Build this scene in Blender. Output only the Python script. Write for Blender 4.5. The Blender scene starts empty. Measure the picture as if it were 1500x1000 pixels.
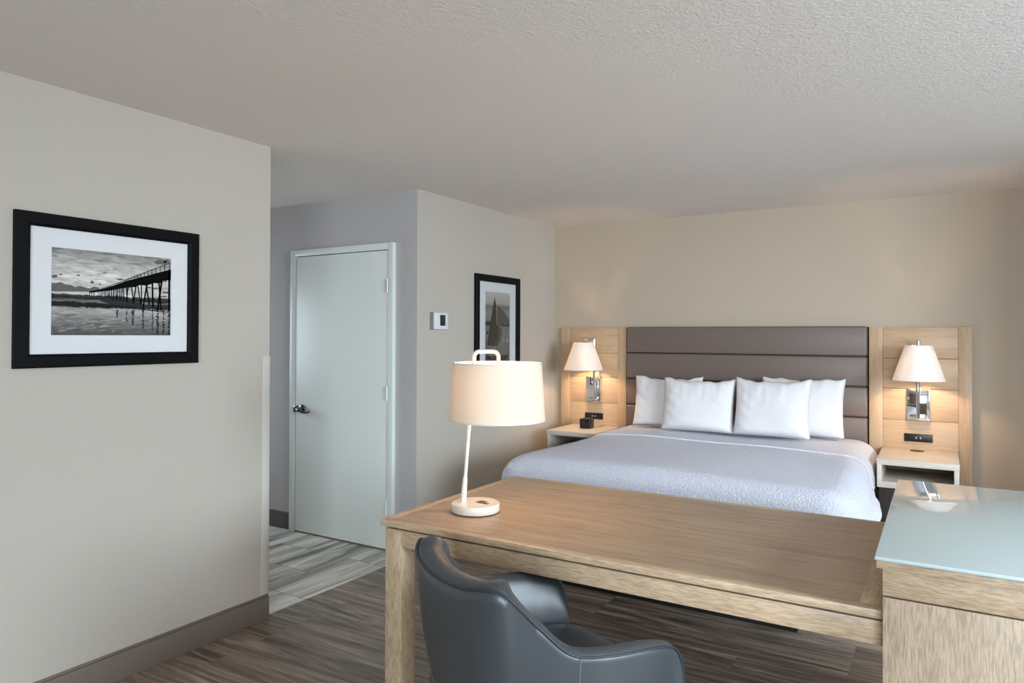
import bpy, bmesh, math, random
from mathutils import Vector, Matrix
random.seed(7)
C = bpy.context.scene.collection
PI = math.pi

# ------------------------------------------------------------------ materials
def lin(c):
    return tuple(((v/255)/12.92 if v/255 <= .04045 else ((v/255+.055)/1.055)**2.4) for v in c) + (1,)

def newmat(name):
    m = bpy.data.materials.new(name); m.use_nodes = True
    nt = m.node_tree
    return m, nt, nt.nodes['Principled BSDF']

def N(nt, t, **kw):
    n = nt.nodes.new(t)
    for k, v in kw.items():
        if k in n.inputs: n.inputs[k].default_value = v
        else: setattr(n, k, v)
    return n

def simple(name, col, rough=.5, metal=0, bump=None, spec=None, coat=0):
    m, nt, b = newmat(name)
    b.inputs['Base Color'].default_value = lin(col)
    b.inputs['Roughness'].default_value = rough
    b.inputs['Metallic'].default_value = metal
    if spec is not None: b.inputs['Specular IOR Level'].default_value = spec
    if coat: b.inputs['Coat Weight'].default_value = coat; b.inputs['Coat Roughness'].default_value = .15
    if bump:
        sc, st, dist = bump
        tc = N(nt, 'ShaderNodeTexCoord')
        no = N(nt, 'ShaderNodeTexNoise', Scale=sc, Detail=3.0, Roughness=.55)
        bp = N(nt, 'ShaderNodeBump', Strength=st, Distance=dist)
        nt.links.new(tc.outputs['Object'], no.inputs['Vector'])
        nt.links.new(no.outputs['Fac'], bp.inputs['Height'])
        nt.links.new(bp.outputs['Normal'], b.inputs['Normal'])
    return m

def ramp(nt, pts):
    r = nt.nodes.new('ShaderNodeValToRGB')
    e = r.color_ramp.elements
    while len(e) < len(pts): e.new(.5)
    for k, (p, c) in enumerate(pts):
        e[k].position = p; e[k].color = c
    return r

def wood(name, c_dark, c_mid, c_light, axis='X', rough=.45, fine=260, pore=.35, stretch=.035, big=9, fleck=5):
    """straight grained timber, grain running along one local axis"""
    m, nt, b = newmat(name)
    tc = N(nt, 'ShaderNodeTexCoord')
    def mapped(across, along):
        s = [across]*3; s['XYZ'.index(axis)] = along
        mp = N(nt, 'ShaderNodeMapping'); mp.inputs['Scale'].default_value = s
        nt.links.new(tc.outputs['Object'], mp.inputs['Vector'])
        return mp
    m1 = mapped(big, big*stretch*3)
    n1 = N(nt, 'ShaderNodeTexNoise', Scale=1.0, Detail=5.0, Roughness=.6, Distortion=.6)
    nt.links.new(m1.outputs[0], n1.inputs['Vector'])
    m2 = mapped(fine, fine*stretch)
    n2 = N(nt, 'ShaderNodeTexNoise', Scale=1.0, Detail=3.0, Roughness=.6)
    nt.links.new(m2.outputs[0], n2.inputs['Vector'])
    m3 = mapped(big*fleck, big*fleck*stretch)
    n3 = N(nt, 'ShaderNodeTexNoise', Scale=1.0, Detail=4.0, Roughness=.65)
    nt.links.new(m3.outputs[0], n3.inputs['Vector'])
    mx = N(nt, 'ShaderNodeMath', operation='ADD')
    nt.links.new(n1.outputs['Fac'], mx.inputs[0]); nt.links.new(n3.outputs['Fac'], mx.inputs[1])
    hv = N(nt, 'ShaderNodeMath', operation='MULTIPLY'); hv.inputs[1].default_value = .42
    nt.links.new(mx.outputs[0], hv.inputs[0])
    r1 = ramp(nt, [(.30, lin(c_dark)), (.5, lin(c_mid)), (.70, lin(c_light))])
    nt.links.new(hv.outputs[0], r1.inputs['Fac'])
    r2 = ramp(nt, [(.38, (1-pore,)*3+(1,)), (.56, (1, 1, 1, 1))])
    nt.links.new(n2.outputs['Fac'], r2.inputs['Fac'])
    mul = nt.nodes.new('ShaderNodeMix'); mul.data_type = 'RGBA'; mul.blend_type = 'MULTIPLY'
    mul.inputs[0].default_value = 1
    nt.links.new(r1.outputs['Color'], mul.inputs[6]); nt.links.new(r2.outputs['Color'], mul.inputs[7])
    nt.links.new(mul.outputs[2], b.inputs['Base Color'])
    b.inputs['Roughness'].default_value = rough
    bp = N(nt, 'ShaderNodeBump', Strength=.12, Distance=.002)
    nt.links.new(n2.outputs['Fac'], bp.inputs['Height']); nt.links.new(bp.outputs['Normal'], b.inputs['Normal'])
    return m

def plank_floor(name, tile=False):
    m, nt, b = newmat(name)
    tc = N(nt, 'ShaderNodeTexCoord')
    mp = N(nt, 'ShaderNodeMapping')
    if tile:   # long side of the tiles along Y
        mp.vector_type = 'POINT'
        mp.inputs['Rotation'].default_value = (0, 0, PI/2)       # (x,y) -> (-y, x)
        mp.inputs['Location'].default_value = (3.405+6.5, 3.01+6.4, 0)
    else:
        mp.inputs['Location'].default_value = (.35, .07, 0)
    nt.links.new(tc.outputs['Object'], mp.inputs['Vector'])
    br = N(nt, 'ShaderNodeTexBrick')
    br.inputs['Color1'].default_value = (0, 0, 0, 1); br.inputs['Color2'].default_value = (1, 1, 1, 1)
    br.inputs['Mortar'].default_value = (.5, .5, .5, 1)
    br.inputs['Scale'].default_value = 1
    br.inputs['Mortar Size'].default_value = .0022 if tile else .0013
    br.inputs['Mortar Smooth'].default_value = .1
    br.inputs['Bias'].default_value = 0
    br.inputs['Brick Width'].default_value = .65 if tile else 1.22
    br.inputs['Row Height'].default_value = .32 if tile else .18
    br.offset = .5 if tile else .37; br.offset_frequency = 2 if tile else 3
    nt.links.new(mp.outputs[0], br.inputs['Vector'])
    sh = N(nt, 'ShaderNodeVectorMath', operation='SCALE'); sh.inputs['Scale'].default_value = 13.7
    nt.links.new(br.outputs['Color'], sh.inputs[0])
    ad = N(nt, 'ShaderNodeVectorMath', operation='ADD')
    nt.links.new(mp.outputs[0], ad.inputs[0]); nt.links.new(sh.outputs[0], ad.inputs[1])
    def nz(sx, sy, detail, dist):
        q = N(nt, 'ShaderNodeMapping'); q.inputs['Scale'].default_value = (sx, sy, 1)
        nt.links.new(ad.outputs[0], q.inputs['Vector'])
        n = N(nt, 'ShaderNodeTexNoise', Scale=1.0, Detail=detail, Roughness=.6, Distortion=dist)
        nt.links.new(q.outputs[0], n.inputs['Vector'])
        return n
    if tile:
        n1 = nz(.6, 9, 3, .9); n2 = nz(6, 150, 3, 0)
        r1 = ramp(nt, [(.34, lin((112, 108, 101))), (.45, lin((172, 167, 157))), (.55, lin((208, 203, 192))), (.68, lin((226, 221, 211)))])
    else:
        n1 = nz(1.0, 12, 6, 2.0); n2 = nz(7, 190, 3, .2)
        r1 = ramp(nt, [(.30, lin((78, 65, 55))), (.48, lin((118, 103, 90))), (.60, lin((148, 133, 118))), (.74, lin((176, 161, 146)))])
    nt.links.new(n1.outputs['Fac'], r1.inputs['Fac'])
    r2 = ramp(nt, [(.36, (.72, .72, .72, 1)), (.58, (1, 1, 1, 1))])
    nt.links.new(n2.outputs['Fac'], r2.inputs['Fac'])
    mul = nt.nodes.new('ShaderNodeMix'); mul.data_type = 'RGBA'; mul.blend_type = 'MULTIPLY'; mul.inputs[0].default_value = .9
    nt.links.new(r1.outputs['Color'], mul.inputs[6]); nt.links.new(r2.outputs['Color'], mul.inputs[7])
    # board to board tone
    sp = N(nt, 'ShaderNodeSeparateColor'); nt.links.new(br.outputs['Color'], sp.inputs[0])
    mr = N(nt, 'ShaderNodeMapRange'); mr.inputs['To Min'].default_value = 1.05 if tile else .95; mr.inputs['To Max'].default_value = 1.25 if tile else 1.3
    nt.links.new(sp.outputs[0], mr.inputs['Value'])
    m2 = N(nt, 'ShaderNodeVectorMath', operation='SCALE')
    nt.links.new(mul.outputs[2], m2.inputs[0]); nt.links.new(mr.outputs[0], m2.inputs['Scale'])
    mm = nt.nodes.new('ShaderNodeMix'); mm.data_type = 'RGBA'
    nt.links.new(br.outputs['Fac'], mm.inputs[0]); nt.links.new(m2.outputs[0], mm.inputs[6])
    mm.inputs[7].default_value = lin((84, 78, 70)) if tile else lin((120, 108, 96))
    nt.links.new(mm.outputs[2], b.inputs['Base Color'])
    b.inputs['Roughness'].default_value = .38 if tile else .42
    bp = N(nt, 'ShaderNodeBump', Strength=.1, Distance=.002)
    nt.links.new(n2.outputs['Fac'], bp.inputs['Height']); nt.links.new(bp.outputs['Normal'], b.inputs['Normal'])
    return m

def shade_mat(name, col, trans=.55):
    m, nt, b = newmat(name)
    out = nt.nodes['Material Output']
    d = N(nt, 'ShaderNodeBsdfDiffuse'); d.inputs['Color'].default_value = col
    t = N(nt, 'ShaderNodeBsdfTranslucent'); t.inputs['Color'].default_value = col
    mx = N(nt, 'ShaderNodeMixShader'); mx.inputs[0].default_value = trans
    nt.links.new(d.outputs[0], mx.inputs[1]); nt.links.new(t.outputs[0], mx.inputs[2])
    nt.links.new(mx.outputs[0], out.inputs['Surface'])
    nt.nodes.remove(b)
    return m

def clear_glass(name):
    m, nt, b = newmat(name)
    out = nt.nodes['Material Output']
    t = N(nt, 'ShaderNodeBsdfTransparent'); g = N(nt, 'ShaderNodeBsdfGlossy'); g.inputs['Roughness'].default_value = .02
    f = N(nt, 'ShaderNodeFresnel'); f.inputs['IOR'].default_value = 1.45
    mx = N(nt, 'ShaderNodeMixShader')
    nt.links.new(f.outputs[0], mx.inputs[0]); nt.links.new(t.outputs[0], mx.inputs[1]); nt.links.new(g.outputs[0], mx.inputs[2])
    nt.links.new(mx.outputs[0], out.inputs['Surface'])
    nt.nodes.remove(b)
    return m

def quilt_mat(name, col):
    m, nt, b = newmat(name)
    b.inputs['Base Color'].default_value = lin(col); b.inputs['Roughness'].default_value = .85
    b.inputs['Sheen Weight'].default_value = .15
    tc = N(nt, 'ShaderNodeTexCoord')
    v = N(nt, 'ShaderNodeTexVoronoi', Scale=125.0); v.feature = 'SMOOTH_F1'
    n = N(nt, 'ShaderNodeTexNoise', Scale=58.0, Detail=4.0, Roughness=.7, Distortion=1.2)
    nt.links.new(tc.outputs['Object'], v.inputs['Vector']); nt.links.new(tc.outputs['Object'], n.inputs['Vector'])
    a = N(nt, 'ShaderNodeMath', operation='ADD')
    nt.links.new(v.outputs['Distance'], a.inputs[0]); nt.links.new(n.outputs['Fac'], a.inputs[1])
    r = ramp(nt, [(.45, lin(tuple(min(c+20, 250) for c in col))), (.85, lin(tuple(c-14 for c in col)))])
    nt.links.new(a.outputs[0], r.inputs['Fac']); nt.links.new(r.outputs['Color'], b.inputs['Base Color'])
    bp = N(nt, 'ShaderNodeBump', Strength=.8, Distance=.006); bp.invert = True
    nt.links.new(a.outputs[0], bp.inputs['Height']); nt.links.new(bp.outputs['Normal'], b.inputs['Normal'])
    return m

M = {}
M['wall'] = simple('wall_paint', (190, 181, 168), .8, bump=(170, .35, .004))
M['wall_hall'] = simple('hall_paint', (186, 180, 176), .8, bump=(170, .3, .004))
M['wall_accent'] = simple('accent_paint', (190, 173, 152), .75, bump=(170, .3, .004))
M['ceiling'] = simple('ceiling_texture', (232, 224, 216), .9, bump=(85, .6, .006))
M['floor'] = plank_floor('floor_planks'); M['tile'] = plank_floor('hall_tile', True)
M['baseboard'] = simple('baseboard_vinyl', (124, 112, 102), .5, bump=(40, .1, .002))
M['base_dark'] = simple('baseboard_dark', (92, 89, 86), .5)
M['guard'] = simple('corner_guard', (204, 200, 188), .35)
M['door'] = simple('door_paint', (226, 229, 219), .42, bump=(60, .05, .002))
M['door_frame'] = simple('door_frame_paint', (224, 228, 219), .38)
M['gap'] = simple('dark_gap', (20, 18, 16), .9)
M['bronze'] = simple('handle_nickel', (112, 106, 98), .22, 1)
M['hinge'] = simple('hinge_brass', (188, 176, 160), .3, .9)
M['black_frame'] = simple('frame_black', (10, 10, 11), .55, bump=(90, .15, .001), spec=.12)
M['mat_white'] = simple('mat_board', (222, 222, 220), .9, spec=.1)
M['glass'] = clear_glass('picture_glass')
M['white_plastic'] = simple('white_plastic', (222, 222, 224), .35)
M['grey_plastic'] = simple('grey_plastic', (120, 120, 118), .4)
M['lcd'] = simple('lcd_screen', (38, 44, 40), .15)
M['desk_top'] = wood('desk_top_oak', (152, 126, 100), (190, 162, 132), (208, 184, 156), 'X', .36, big=26, stretch=.03, pore=.22, fine=320)
M['desk_edge_x'] = wood('desk_edge_oak', (186, 157, 124), (208, 180, 146), (220, 196, 164), 'X', .42, pore=.28, big=26, stretch=.10, fleck=9)
M['desk_edge_y'] = wood('desk_edge_oak_short', (186, 157, 124), (208, 180, 146), (220, 196, 164), 'Y', .42, pore=.28, big=26, stretch=.10, fleck=9)
M['desk_leg'] = wood('desk_leg_oak', (180, 152, 120), (202, 175, 142), (216, 194, 164), 'Z', .45, pore=.32, big=26, stretch=.10, fleck=9)
M['oak_v'] = wood('panel_oak_upright', (188, 156, 122), (204, 173, 138), (214, 186, 153), 'Z', .42, pore=.14, big=20, fine=340)
M['oak_h'] = wood('panel_oak_level', (192, 160, 125), (206, 176, 141), (216, 188, 154), 'X', .42, pore=.13, big=20, fine=340)
M['cab_x'] = wood('cabinet_oak_level', (176, 150, 120), (196, 169, 137), (210, 186, 156), 'X', .48, pore=.34, big=26, stretch=.10, fleck=9)
M['cab_y'] = wood('cabinet_oak_depth', (176, 150, 120), (196, 169, 137), (210, 186, 156), 'Y', .48, pore=.34, big=26, stretch=.10, fleck=9)
M['cab_z'] = wood('cabinet_oak_upright', (174, 150, 124), (190, 167, 141), (204, 183, 157), 'Z', .48, pore=.32, big=24, stretch=.08, fleck=9)
M['ns_out'] = wood('nightstand_pale_oak', (208, 196, 180), (222, 211, 196), (232, 223, 210), 'X', .4, pore=.12)
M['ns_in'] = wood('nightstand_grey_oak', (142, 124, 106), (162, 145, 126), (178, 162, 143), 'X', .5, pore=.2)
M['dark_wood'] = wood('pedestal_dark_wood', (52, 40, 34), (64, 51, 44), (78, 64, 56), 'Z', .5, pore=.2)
M['back_glass'] = simple('back_painted_glass', (186, 199, 197), .03, spec=.6)
M['leather'] = simple('headboard_vinyl', (114, 98, 89), .42, bump=(420, .12, .001))
M['chair'] = simple('chair_vinyl', (60, 64, 66), .36, bump=(520, .12, .001), spec=.6)
M['pipe'] = simple('chair_piping', (46, 50, 56), .5, spec=.3)
M['thread'] = simple('chair_stitching', (96, 104, 110), .6)
M['strip'] = simple('contact_shadow_brown', (70, 54, 40), .7)
M['dark_metal'] = simple('dark_metal', (34, 34, 36), .4, .8)
M['black'] = simple('bed_base_black', (13, 13, 14), .7)
M['black_plastic'] = simple('black_plastic', (24, 23, 23), .35)
M['black_shiny'] = simple('black_screen', (20, 20, 23), .12)
M['digit'] = simple('clock_digit', (96, 96, 104), .4)
M['socket'] = simple('socket_mark', (198, 198, 200), .4)
M['socket_dark'] = simple('socket_slot', (10, 10, 10), .6)
M['grommet'] = simple('grommet_bronze', (44, 33, 25), .4)
M['chrome'] = simple('chrome', (225, 226, 228), .05, 1)
M['linen'] = simple('white_linen', (230, 225, 224), .85, bump=(34, .12, .006))
M['quilt'] = quilt_mat('white_quilt', (226, 228, 239))
M['mattress'] = simple('mattress_white', (230, 230, 232), .9)
M['lamp_white'] = simple('lamp_enamel', (222, 212, 200), .3)
M['shade_drum'] = shade_mat('drum_shade_linen', (.84, .73, .59, 1), .22)
M['shade_cone'] = shade_mat('cone_shade_linen', (.96, .91, .86, 1), .25)
M['shade_rim'] = simple('shade_rim_tape', (214, 206, 196), .7)
M['usb'] = simple('lamp_socket', (96, 74, 52), .5)
M['window_frame'] = simple('window_frame', (225, 225, 222), .4)

# ------------------------------------------------------------------ mesh helpers
def merge(bm, tmp):
    me = bpy.data.meshes.new('tmp'); tmp.to_mesh(me); tmp.free()
    bm.from_mesh(me); bpy.data.meshes.remove(me)

def box(bm, x0, x1, y0, y1, z0, z1, bev=0, seg=2):
    t = bmesh.new()
    bmesh.ops.create_cube(t, size=1)
    for v in t.verts:
        v.co = Vector(((x0+x1)/2+v.co.x*(x1-x0), (y0+y1)/2+v.co.y*(y1-y0), (z0+z1)/2+v.co.z*(z1-z0)))
    if bev: bmesh.ops.bevel(t, geom=t.edges[:]+t.verts[:], offset=bev, segments=seg, profile=.5, affect='EDGES')
    merge(bm, t); return bm

def B(*a, **k): return box(bmesh.new(), *a, **k)

def lathe(bm, prof, cx=0, cy=0, n=48, cap=True, mat=None):
    rings = []
    for r, z in prof:
        rings.append([bm.verts.new((cx+r*math.cos(2*PI*i/n), cy+r*math.sin(2*PI*i/n), z)) for i in range(n)])
    for a, b in zip(rings, rings[1:]):
        for i in range(n):
            bm.faces.new((a[i], a[(i+1) % n], b[(i+1) % n], b[i]))
    if cap:
        bm.faces.new(list(reversed(rings[0]))); bm.faces.new(rings[-1])
    return bm

def tube(bm, pts, r, n=12, cap=True):
    pts = [Vector(p) for p in pts]
    rs = r if isinstance(r, (list, tuple)) else [r]*len(pts)
    rings = []; up = None
    for i, p in enumerate(pts):
        d = (pts[min(i+1, len(pts)-1)]-pts[max(i-1, 0)]).normalized()
        if up is None:
            up = Vector((0, 0, 1)) if abs(d.z) < .9 else Vector((1, 0, 0))
        s = d.cross(up).normalized(); up = s.cross(d).normalized()
        rings.append([bm.verts.new(p+(s*math.cos(2*PI*k/n)+up*math.sin(2*PI*k/n))*rs[i]) for k in range(n)])
    for a, b in zip(rings, rings[1:]):
        for k in range(n): bm.faces.new((a[k], a[(k+1) % n], b[(k+1) % n], b[k]))
    if cap:
        bm.faces.new(list(reversed(rings[0]))); bm.faces.new(rings[-1])
    return bm

def grid(bm, rows):
    vs = [[bm.verts.new(p) for p in r] for r in rows]
    for a, b in zip(vs, vs[1:]):
        for i in range(len(a)-1): bm.faces.new((a[i], a[i+1], b[i+1], b[i]))
    return vs

def prism(bm, pts, ax, d0, d1):
    """polygon in two axes pushed along axis ax from d0 to d1"""
    def P(a, b, d):
        return {0: (d, a, b), 1: (a, d, b), 2: (a, b, d)}[ax]
    A = [bm.verts.new(P(a, b, d0)) for a, b in pts]; Bv = [bm.verts.new(P(a, b, d1)) for a, b in pts]
    n = len(pts)
    bm.faces.new(A); bm.faces.new(list(reversed(Bv)))
    for i in range(n): bm.faces.new((A[i], Bv[i], Bv[(i+1) % n], A[(i+1) % n]))
    bmesh.ops.recalc_face_normals(bm, faces=bm.faces[:])
    return bm

def obj(name, bm, mat, parent=None, smooth=40, origin=None, kind=None, label=None):
    """bm in world coordinates; stored relative to the parent thing (or to origin)"""
    base = Vector((0, 0, 0))
    if parent is not None: base = Vector(parent['_b'])
    elif origin is not None: base = Vector(origin)
    bmesh.ops.translate(bm, verts=bm.verts[:], vec=-base)
    bmesh.ops.recalc_face_normals(bm, faces=bm.faces[:]) if smooth is not None and smooth >= 0 else None
    me = bpy.data.meshes.new(name); bm.to_mesh(me); bm.free()
    for k in (mat if isinstance(mat, (list, tuple)) else [mat]): me.materials.append(k)
    if smooth and smooth > 0:
        for p in me.polygons: p.use_smooth = True
        try: me.set_sharp_from_angle(angle=math.radians(smooth))
        except Exception: pass
    o = bpy.data.objects.new(name, me); C.objects.link(o)
    if parent is not None:
        o.parent = parent; o['_b'] = tuple(base)
    else:
        o.location = base; o['_b'] = tuple(base)
    if kind: o['kind'] = kind
    if label: o['label'] = label
    return o

def thing(name, label, cat, loc, group=None):
    o = bpy.data.objects.new(name, None); C.objects.link(o)
    o.empty_display_size = .1
    o.location = loc; o['_b'] = tuple(loc); o['label'] = label; o['category'] = cat
    if group: o['group'] = group
    return o

def tag(o, label, cat, group=None):
    o['label'] = label; o['category'] = cat
    if group: o['group'] = group
    return o

def struct(name, bm, mat, parent=None, **k):
    return obj(name, bm, mat, parent, kind=None if parent else 'structure', **k)

def catmull(P, n=8):
    P = [Vector(p) for p in P]
    P = [2*P[0]-P[1]]+P+[2*P[-1]-P[-2]]
    out = []
    for i in range(1, len(P)-2):
        a, b, c, d = P[i-1:i+3]
        for k in range(n):
            t = k/n
            out.append(.5*(2*b+(c-a)*t+(2*a-5*b+4*c-d)*t*t+(3*b-a-3*c+d)*t**3))
    out.append(P[-2].copy())
    return out

def pane(x, y0, y1, z0, z1, flip=False):
    bm = bmesh.new()
    q = [(x, y0, z0), (x, y1, z0), (x, y1, z1), (x, y0, z1)]
    bm.faces.new([bm.verts.new(p) for p in (q[::-1] if flip else q)])
    return bm

# ------------------------------------------------------------------ the room
H = 2.44
XW = -2.985       # face of the left wall and the thermostat wall
YD = 3.68         # face of the hall door wall
YB = 5.63         # face of the headboard wall
XR = 2.0          # right wall
YF = -2.6         # wall behind the viewer
bm = bmesh.new(); box(bm, -3.01, XR+.12, YF-.12, YB+.12, -.1, 0); struct('floor', bm, M['floor'], smooth=0)
bm = bmesh.new(); box(bm, -5.72, -3.0102, 2.36, YD+.12, -.1, 0); struct('floor_hall', bm, M['tile'], smooth=0)
bm = bmesh.new(); box(bm, -5.72, XR+.12, YF-.12, YB+.12, H, H+.1); struct('ceiling', bm, M['ceiling'], smooth=0)
bm = bmesh.new(); box(bm, XW-.12, XW, YF, 2.475, 0, H); struct('wall_left', bm, M['wall'], smooth=0)
bm = bmesh.new(); box(bm, -5.6, XW-.1201, 2.36, 2.475, 0, H); struct('wall_hall_near', bm, M['wall_hall'], smooth=0)
bm = bmesh.new()
box(bm, -5.72, -5.6, 2.36, 2.60, 0, H); box(bm, -5.72, -5.6, 3.50, YD, 0, H); box(bm, -5.72, -5.6, 2.60, 3.50, 0, .9); box(bm, -5.72, -5.6, 2.60, 3.50, 2.1, H)
struct('wall_hall_end', bm, M['wall_hall'], smooth=0)
bm = bmesh.new()
for y in (2.60, 3.45): box(bm, -5.69, -5.63, y, y+.05, .9, 2.1)
for z in (.9, 2.05): box(bm, -5.69, -5.63, 2.60, 3.50, z, z+.05)
struct('window_3', bm, M['window_frame'], smooth=0)
bm = bmesh.new(); box(bm, -5.6, XW, YD, YD+.12, 0, H); struct('wall_hall_far', bm, M['wall_hall'], smooth=0)
bm = bmesh.new(); box(bm, XW-.12, XW, YD+.1201, YB, 0, H); box(bm, XW-.003, XW+.0002, YD+.0005, YD+.1205, 0, H); struct('wall_corridor', bm, M['wall'], smooth=0)
bm = bmesh.new(); box(bm, XW-.12, XR+.12, YB+.0001, YB+.12, 0, H); struct('wall_back', bm, M['wall_accent'], smooth=0)
WY0, WY1, WZ0, WZ1 = .7, 3.3, .55, 2.2          # window in the right wall
VX0, VX1, VZ0, VZ1 = .05, 1.95, .45, 2.2           # window behind the viewer
bm = bmesh.new()
box(bm, XR, XR+.12, YF, WY0, 0, H); box(bm, XR, XR+.12, WY1, 4.5, 0, H); box(bm, .78, XR+.12, 4.5, YB, 0, H)  # unseen step into the room, added to shade the back wall's right end
box(bm, XR, XR+.12, WY0, WY1, 0, WZ0); box(bm, XR, XR+.12, WY0, WY1, WZ1, H)
struct('wall_right', bm, M['wall'], smooth=0)
bm = bmesh.new()
box(bm, XW-.12, VX0, YF-.12, YF-.0001, 0, H); box(bm, VX1, XR+.12, YF-.12, YF-.0001, 0, H)
box(bm, VX0, VX1, YF-.12, YF-.0001, 0, VZ0); box(bm, VX0, VX1, YF-.12, YF-.0001, VZ1, H)
struct('wall_front', bm, M['wall'], smooth=0)
bm = bmesh.new()
for y in (WY0, (WY0+WY1)/2-.03, WY1-.06): box(bm, XR+.03, XR+.09, y, y+.06, WZ0, WZ1)
for z in (WZ0, WZ1-.06): box(bm, XR+.03, XR+.09, WY0, WY1, z, z+.06)
w1 = struct('window_1', bm, M['window_frame'], smooth=0)
obj('pane', pane(XR+.06, WY0+.06, WY1-.06, WZ0+.06, WZ1-.06, True), M['glass'], w1, smooth=-1)
bm = bmesh.new()
for x in (VX0, (VX0+VX1)/2-.03, VX1-.06): box(bm, x, x+.06, YF-.09, YF-.03, VZ0, VZ1)
for z in (VZ0, VZ1-.06): box(bm, VX0, VX1, YF-.09, YF-.03, z, z+.06)
w2 = struct('window_2', bm, M['window_frame'], smooth=0)
bm = bmesh.new(); bm.faces.new([bm.verts.new(p) for p in ((VX0+.06, YF-.06, VZ0+.06), (VX0+.06, YF-.06, VZ1-.06), (VX1-.06, YF-.06, VZ1-.06), (VX1-.06, YF-.06, VZ0+.06))])
obj('pane', bm, M['glass'], w2, smooth=-1)

# skirting
bm = bmesh.new(); box(bm, XW, XW+.014, YF, 2.474, 0, .114, .002); box(bm, XW, XW+.007, YF, 2.474, .1141, .125, .002)
struct('baseboard_left', bm, M['baseboard'])
bm = bmesh.new(); box(bm, -5.6, -4.172, YD-.012, YD, 0, .125, .003); struct('baseboard_hall', bm, M['base_dark'])
bm = bmesh.new(); box(bm, XW, XW+.013, YD+.001, YB-.001, 0, .125, .003); struct('baseboard_corridor', bm, M['baseboard'])
bm = bmesh.new(); box(bm, .175, .779, YB-.013, YB, 0, .125, .003); struct('baseboard_back', bm, M['baseboard'])
# corner guard on the end of the left wall
bm = bmesh.new(); box(bm, XW, XW+.004, 2.43, 2.478, .127, 1.352, .001); box(bm, XW-.05, XW+.004, 2.4751, 2.4785, .127, 1.352, .001)
struct('trim_1', bm, M['guard'])

# hall door in its frame
bm = bmesh.new()
DX0, DX1, DZ = -4.170, -3.166, 2.093
for (a, b, c, d) in ((DX0, DX0+.052, 0, DZ), (DX1-.046, DX1, 0, DZ)):
    box(bm, a, b, YD-.035, YD, c, d, .003)
box(bm, DX0+.0525, DX1-.0465, YD-.035, YD, DZ-.046, DZ, .003)
door = struct('door_1', B(DX0+.058, DX1-.051, YD-.030, YD-.001, .014, DZ-.052, .002), M['door'])
obj('door_frame', bm, M['door_frame'], door)
obj('threshold', B(DX0+.05, DX1-.05, YD-.028, YD, 0, .008, .002), M['hinge'], door)
bm = bmesh.new()
hx, hz, hy = -4.035, .918, YD-.03
t = bmesh.new(); lathe(t, [(.001, 0), (.030, 0), (.033, .004), (.030, .012), (.016, .016), (.012, .045), (.001, .047)], n=28, cap=False)
bmesh.ops.transform(t, matrix=Matrix.Translation((hx, hy, hz)) @ Matrix.Rotation(PI/2, 4, 'X'), verts=t.verts[:]); merge(bm, t)
tube(bm, catmull([(hx-.005, hy-.05, hz-.002), (hx+.025, hy-.055, hz-.006), (hx+.06, hy-.052, hz-.016), (hx+.095, hy-.047, hz-.018), (hx+.118, hy-.044, hz-.008)], 5),
     [.012]*5+[.010]*5+[.0085]*5+[.008]*5+[.007], 12)
hd = obj('door_handle', bm, M['bronze'], door)
obj('latch_guard', B(DX0+.047, hx-.02, hy-.010, hy, hz-.022, hz+.022, .002), M['bronze'], door)
for z in (1.752, .247, 1.02):
    bm = bmesh.new()
    for k in range(5):
        t = bmesh.new(); lathe(t, [(.0065, z+k*.019+.0006), (.0065, z+k*.019+.0184)], DX1-.0485, YD-.037, 14); merge(bm, t)
    box(bm, DX1-.062, DX1-.049, YD-.033, YD-.030, z, z+.095)
    obj('hinge', bm, M['hinge'] if z > 1.5 else M['door_frame'], door)

# ------------------------------------------------------------------ pictures
def frame_ring(y0, y1, z0, z1, w, x0, x1, lip=.006):
    """mitred picture frame on a wall facing +X"""
    bm = bmesh.new()
    prof = [(0, x0), (0, x1-lip), (w*.12, x1), (w*.8, x1-.001), (w, x1-.008), (w, x0)]
    rings = []
    for o, x in prof:
        rings.append([bm.verts.new((x, y, z)) for y, z in ((y0+o, z0+o), (y1-o, z0+o), (y1-o, z1-o), (y0+o, z1-o))])
    rings.append(rings[0])
    for a, b in zip(rings, rings[1:]):
        for i in range(4): bm.faces.new((a[i], a[(i+1) % 4], b[(i+1) % 4], b[i]))
    return bm

def mat_board(y0, y1, z0, z1, iy0, iy1, iz0, iz1, x0, x1):
    bm = bmesh.new()
    box(bm, x0, x1, y0, iy0, z0, z1); box(bm, x0, x1, iy1, y1, z0, z1)
    box(bm, x0, x1, iy0, iy1, z0, iz0); box(bm, x0, x1, iy0, iy1, iz1, z1)
    return bm

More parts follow.
